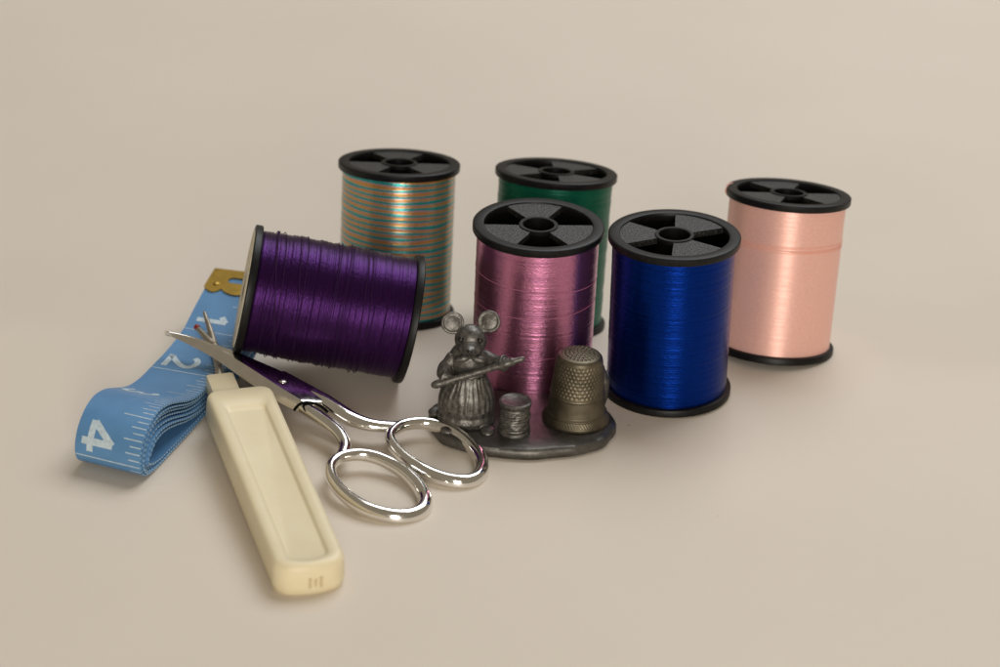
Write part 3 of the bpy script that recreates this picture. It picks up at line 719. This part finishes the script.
# little cotton reel
rp = fl(514, 431, 3.0); b = MB()
pr = [(.1, 2.7), (4.1, 2.7), (4.15, 3.5), (3.9, 3.9)]
for k in range(9):
    z = 4.0 + k * .72; pr += [(3.62, z), (3.85, z + .2), (3.85, z + .45), (3.62, z + .66)]
pr += [(3.95, 10.7), (4.1, 10.9), (4.1, 11.6), (3.7, 11.85), (3.2, 11.5), (.1, 11.35)]
rnd = random.Random(9)
b.lathe(pr, 64, rf=lambda a, z, r: .10 * math.sin(2 * a + z * 1.9) + .06 * math.sin(5 * a - z * 3) if 3.9 < z < 10.6 else 0)
b.v = [(x + rp.x, y + rp.y, z + .18 * math.sin(math.atan2(y, x) + 1) * (1 if 4 < z < 10.5 else 0)) for x, y, z in b.v]
b.build('cotton_reel', M_PEWTER2, fig, smooth=50)
# rest behind the thimble
tp = fl(575.5, 419, 3.0)
b = MB(); b.lathe([(.1, 2.8), (4.6, 2.8), (4.4, 8), (3.9, 14), (2.6, 17.0), (.1, 17.6)], 40); b.v = [(x + tp.x, y + tp.y, z) for x, y, z in b.v]; b.build('thimble_post', M_PEWTER, fig, smooth=60)
b = MB(); P = catmull([(tp.x + 5.5, tp.y + 7.5, 2.8), (tp.x + 6.6, tp.y + 7.4, 7), (tp.x + 6.7, tp.y + 7.2, 11), (tp.x + 5.6, tp.y + 7.0, 14.2)], 5)
b.tube(P, [1.9] * 6 + [1.7] * 5 + [1.3] * 5, 12); b.ellipsoid(P[-1], (1.4, 1.3, 1.3), 12); b.build('rest', M_PEWTER, fig, smooth=60)

# ------------------------------------------------------------------ thimble
b = MB(); n = 260
def th_r(z):
    K = [(0, 8.3), (.35, 8.55), (.9, 8.55), (1.3, 8.3), (2.4, 7.75), (2.7, 7.8), (3.0, 7.55), (3.3, 7.35), (4.5, 7.2), (7.4, 6.95), (7.7, 7.05), (8.0, 6.92), (8.3, 6.9), (16.6, 5.95), (17.6, 5.7), (18.2, 5.2)]
    for (a, ra), (c, rc) in zip(K, K[1:]):
        if a <= z <= c: return ra + (rc - ra) * (z - a) / (c - a)
    return K[-1][1]
rows = []; nz = 170; ND = 40
for i in range(nz + 1):
    z = 18.2 * i / nz; row = []
    for j in range(n):
        a = 2 * math.pi * j / n; r = th_r(z)
        if 8.6 < z < 17.2:
            rowi = (z - 8.6) / .94; k = int(rowi); fz = rowi - k - .5
            fa = (a / (2 * math.pi) * ND + .5 * (k % 2)) % 1 - .5
            d2 = (fa * 1.15) ** 2 + fz ** 2
            r -= .16 * max(0, 1 - d2 / .25)
        elif 1.3 < z < 2.4:
            r += .06 * math.sin(a * 70 + z * 6)
        row.append((r * math.cos(a), r * math.sin(a), z))
    rows.append(row)
# domed top with dimples
for k in range(1, 40):
    t_ = k / 40; r = 5.2 * (1 - t_); row = []
    for j in range(n):
        a = 2 * math.pi * j / n; x, y = r * math.cos(a), r * math.sin(a)
        kr = int(round(r / 1.0)); cnt = max(1, 6 * kr); fa = (a / (2 * math.pi) * cnt) % 1 - .5; arc_ = fa * 2 * math.pi * max(r, .01) / cnt
        d2 = (r - kr) ** 2 + arc_ ** 2 if kr else r * r
        z = 18.2 + .75 * (1 - (1 - t_) ** 2) - (.24 * max(0, 1 - d2 / .17) if r < 4.6 else 0)
        row.append((x, y, z))
    rows.append(row)
b.grid(rows, closed_u=True); b.cap(rows[-1])
innr = [[((th_r(z) - .6) * math.cos(2 * math.pi * j / 60), (th_r(z) - .6) * math.sin(2 * math.pi * j / 60), z) for j in range(60)] for z in (0, 4, 8, 12, 17.4)]
b.grid(innr, closed_u=True, flip=True); b.cap(innr[-1], True)
wp = FO + RXm @ Vector((tp.x, tp.y, 3.12))
thm = thing('thimble', 'dimpled tarnished brass thimble standing on the pewter figurine base', 'thimble', wp)
b.build('thimble_cup', M_BRASS, thm, smooth=70, normals=False)
thm.rotation_euler = (gsl, 0, R(12))
